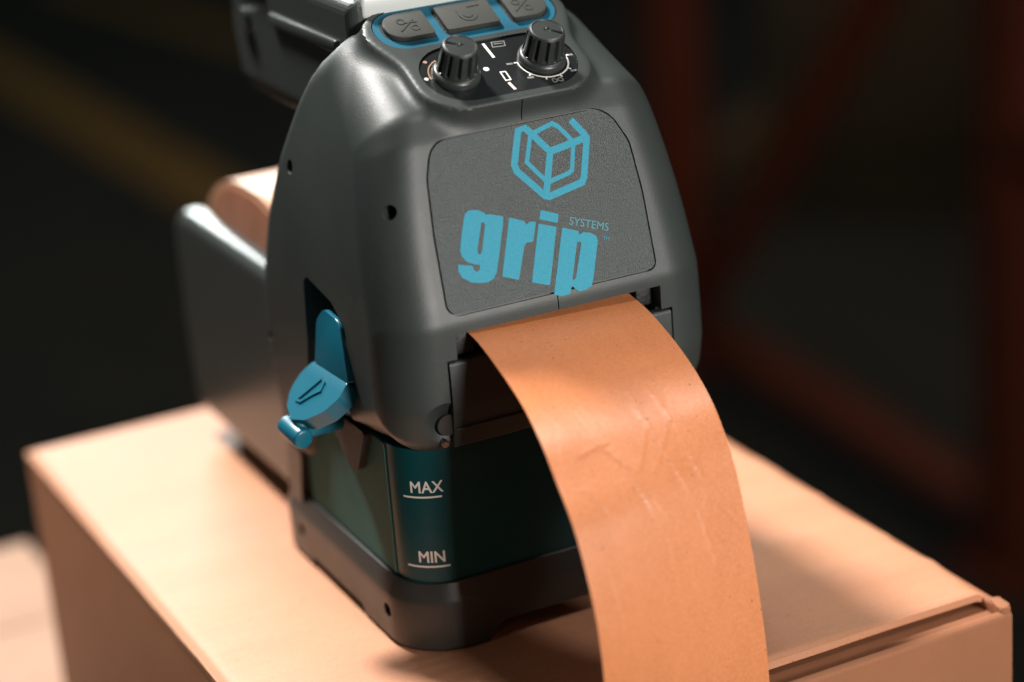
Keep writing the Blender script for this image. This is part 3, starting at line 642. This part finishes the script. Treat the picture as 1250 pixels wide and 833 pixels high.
# ---- the paper strip
LE = [(9.5, 93.0), (4, 94.3), (-.4, 94.5), (-8, 93.2), (-15.5, 90.5), (-24.5, 86.8), (-33.1, 82.3), (-42, 75.2), (-49.0, 67.2), (-54.4, 61), (-58.2, 54.7), (-63.8, 40.9), (-66.9, 28.3), (-68.0, 14), (-67.6, -2), (-66.4, -22), (-65.4, -60)]
RE = [(11, 92.4), (6, 93.0), (1.5, 92.4), (-7.5, 90.7), (-16.0, 87.9), (-24.6, 84.3), (-32.5, 79.8), (-40, 73.8), (-45.9, 66.5), (-49.9, 59.6), (-52.9, 52.4), (-57.7, 35.1), (-60.7, 19.4), (-62.6, 6), (-63.6, -10), (-64.3, -27), (-64.6, -62)]
def dense(P_, n=420):
    P_ = np.array(P_, float); m_ = len(P_); out = []
    for k in range(n + 1):
        t = k / n * (m_ - 1); i = min(int(t), m_ - 2); f = t - i
        p0, p1, p2, p3 = P_[max(i - 1, 0)], P_[i], P_[i + 1], P_[min(i + 2, m_ - 1)]
        out.append(.5 * ((2 * p1) + (p2 - p0) * f + (2 * p0 - 5 * p1 + 4 * p2 - p3) * f * f + (3 * p1 - p0 - 3 * p2 + p3) * f ** 3))
    out = np.array(out)
    for _ in range(60): out[1:-1] = .25 * out[:-2] + .5 * out[1:-1] + .25 * out[2:]
    return out
DL, DR = dense(LE), dense(RE)
NX = 84
tp = empty('paper_strip', wp(0, 0, 92), TH, 'orange brown kraft paper strip curling out of the machine mouth over the box edge', 'tape')
tpx = lambda y, z: Vector((0, 0, 0))
# creases: (x0, arc position 0..1, x1, arc position, height)
CR = [(-14, .44, -4, .53, .07), (-4, .53, 4, .45, .06), (2, .40, 9, .60, .07), (9, .38, 14, .58, .08), (-9, .46, -3, .62, .07), (15, .44, 23, .50, .05), (-21, .52, -15, .60, .06), (-20, .47, -8, .46, .05), (-2, .56, 12, .44, .05), (10, .62, 13, .70, .05), (-20, .66, -17, .80, .04), (18, .68, 21, .74, .04)]
_r = random.Random(11)
for _ in range(26):
    x_, s_ = _r.uniform(-25, 23), _r.uniform(.22, .86); CR.append((x_, s_, x_ + _r.uniform(-7, 7), s_ + _r.uniform(.03, .12), _r.uniform(.012, .03)))
def crease(x, s):
    h = 0
    for x0, s0, x1, s1, a in CR:
        ax_, ay_, bx, by = x0, s0 * 160, x1, s1 * 160; px, py = x, s * 160
        dx, dy = bx - ax_, by - ay_; t = max(0, min(1, ((px - ax_) * dx + (py - ay_) * dy) / (dx * dx + dy * dy)))
        d = math.hypot(px - ax_ - t * dx, py - ay_ - t * dy); e = min(1, 5 * t * (1 - t) + .1)
        sd = 1 if (px - ax_) * dy - (py - ay_) * dx > 0 else -1
        h += 2.6 * a * e * (math.exp(-(d / .5) ** 2) * .4 + .45 * sd * math.exp(-d / 1.8))
    return h
bm = bmesh.new(); rows = []
for k in range(len(DL)):
    row = []
    for i in range(NX + 1):
        t = i / NX; x = -27 + 52 * t; y = DL[k][0] * (1 - t) + DR[k][0] * t; z = DL[k][1] * (1 - t) + DR[k][1] * t
        am = min(1, max(0, (k - 34) / 110)); y += am * .22 * math.sin(k * .046 + x * .09) ; z += am * .15 * math.sin(k * .029 - x * .13 + 1)
        c_ = crease(x, k / len(DL)); row.append(bm.verts.new((x, y - c_ * .8, z - 92 + c_ * .55)))
    rows.append(row)
for a, b in zip(rows[:-1], rows[1:]):
    for i in range(NX): bm.faces.new((a[i], a[i + 1], b[i + 1], b[i]))
bmesh.ops.recalc_face_normals(bm, faces=bm.faces)
g = bmesh.ops.extrude_face_region(bm, geom=list(bm.faces)); bmesh.ops.translate(bm, vec=(0, .12, -.12), verts=[v for v in g['geom'] if isinstance(v, bmesh.types.BMVert)])
bmesh.ops.recalc_face_normals(bm, faces=bm.faces)
bmobj('paper', bm, M['tape'], tp, 60)
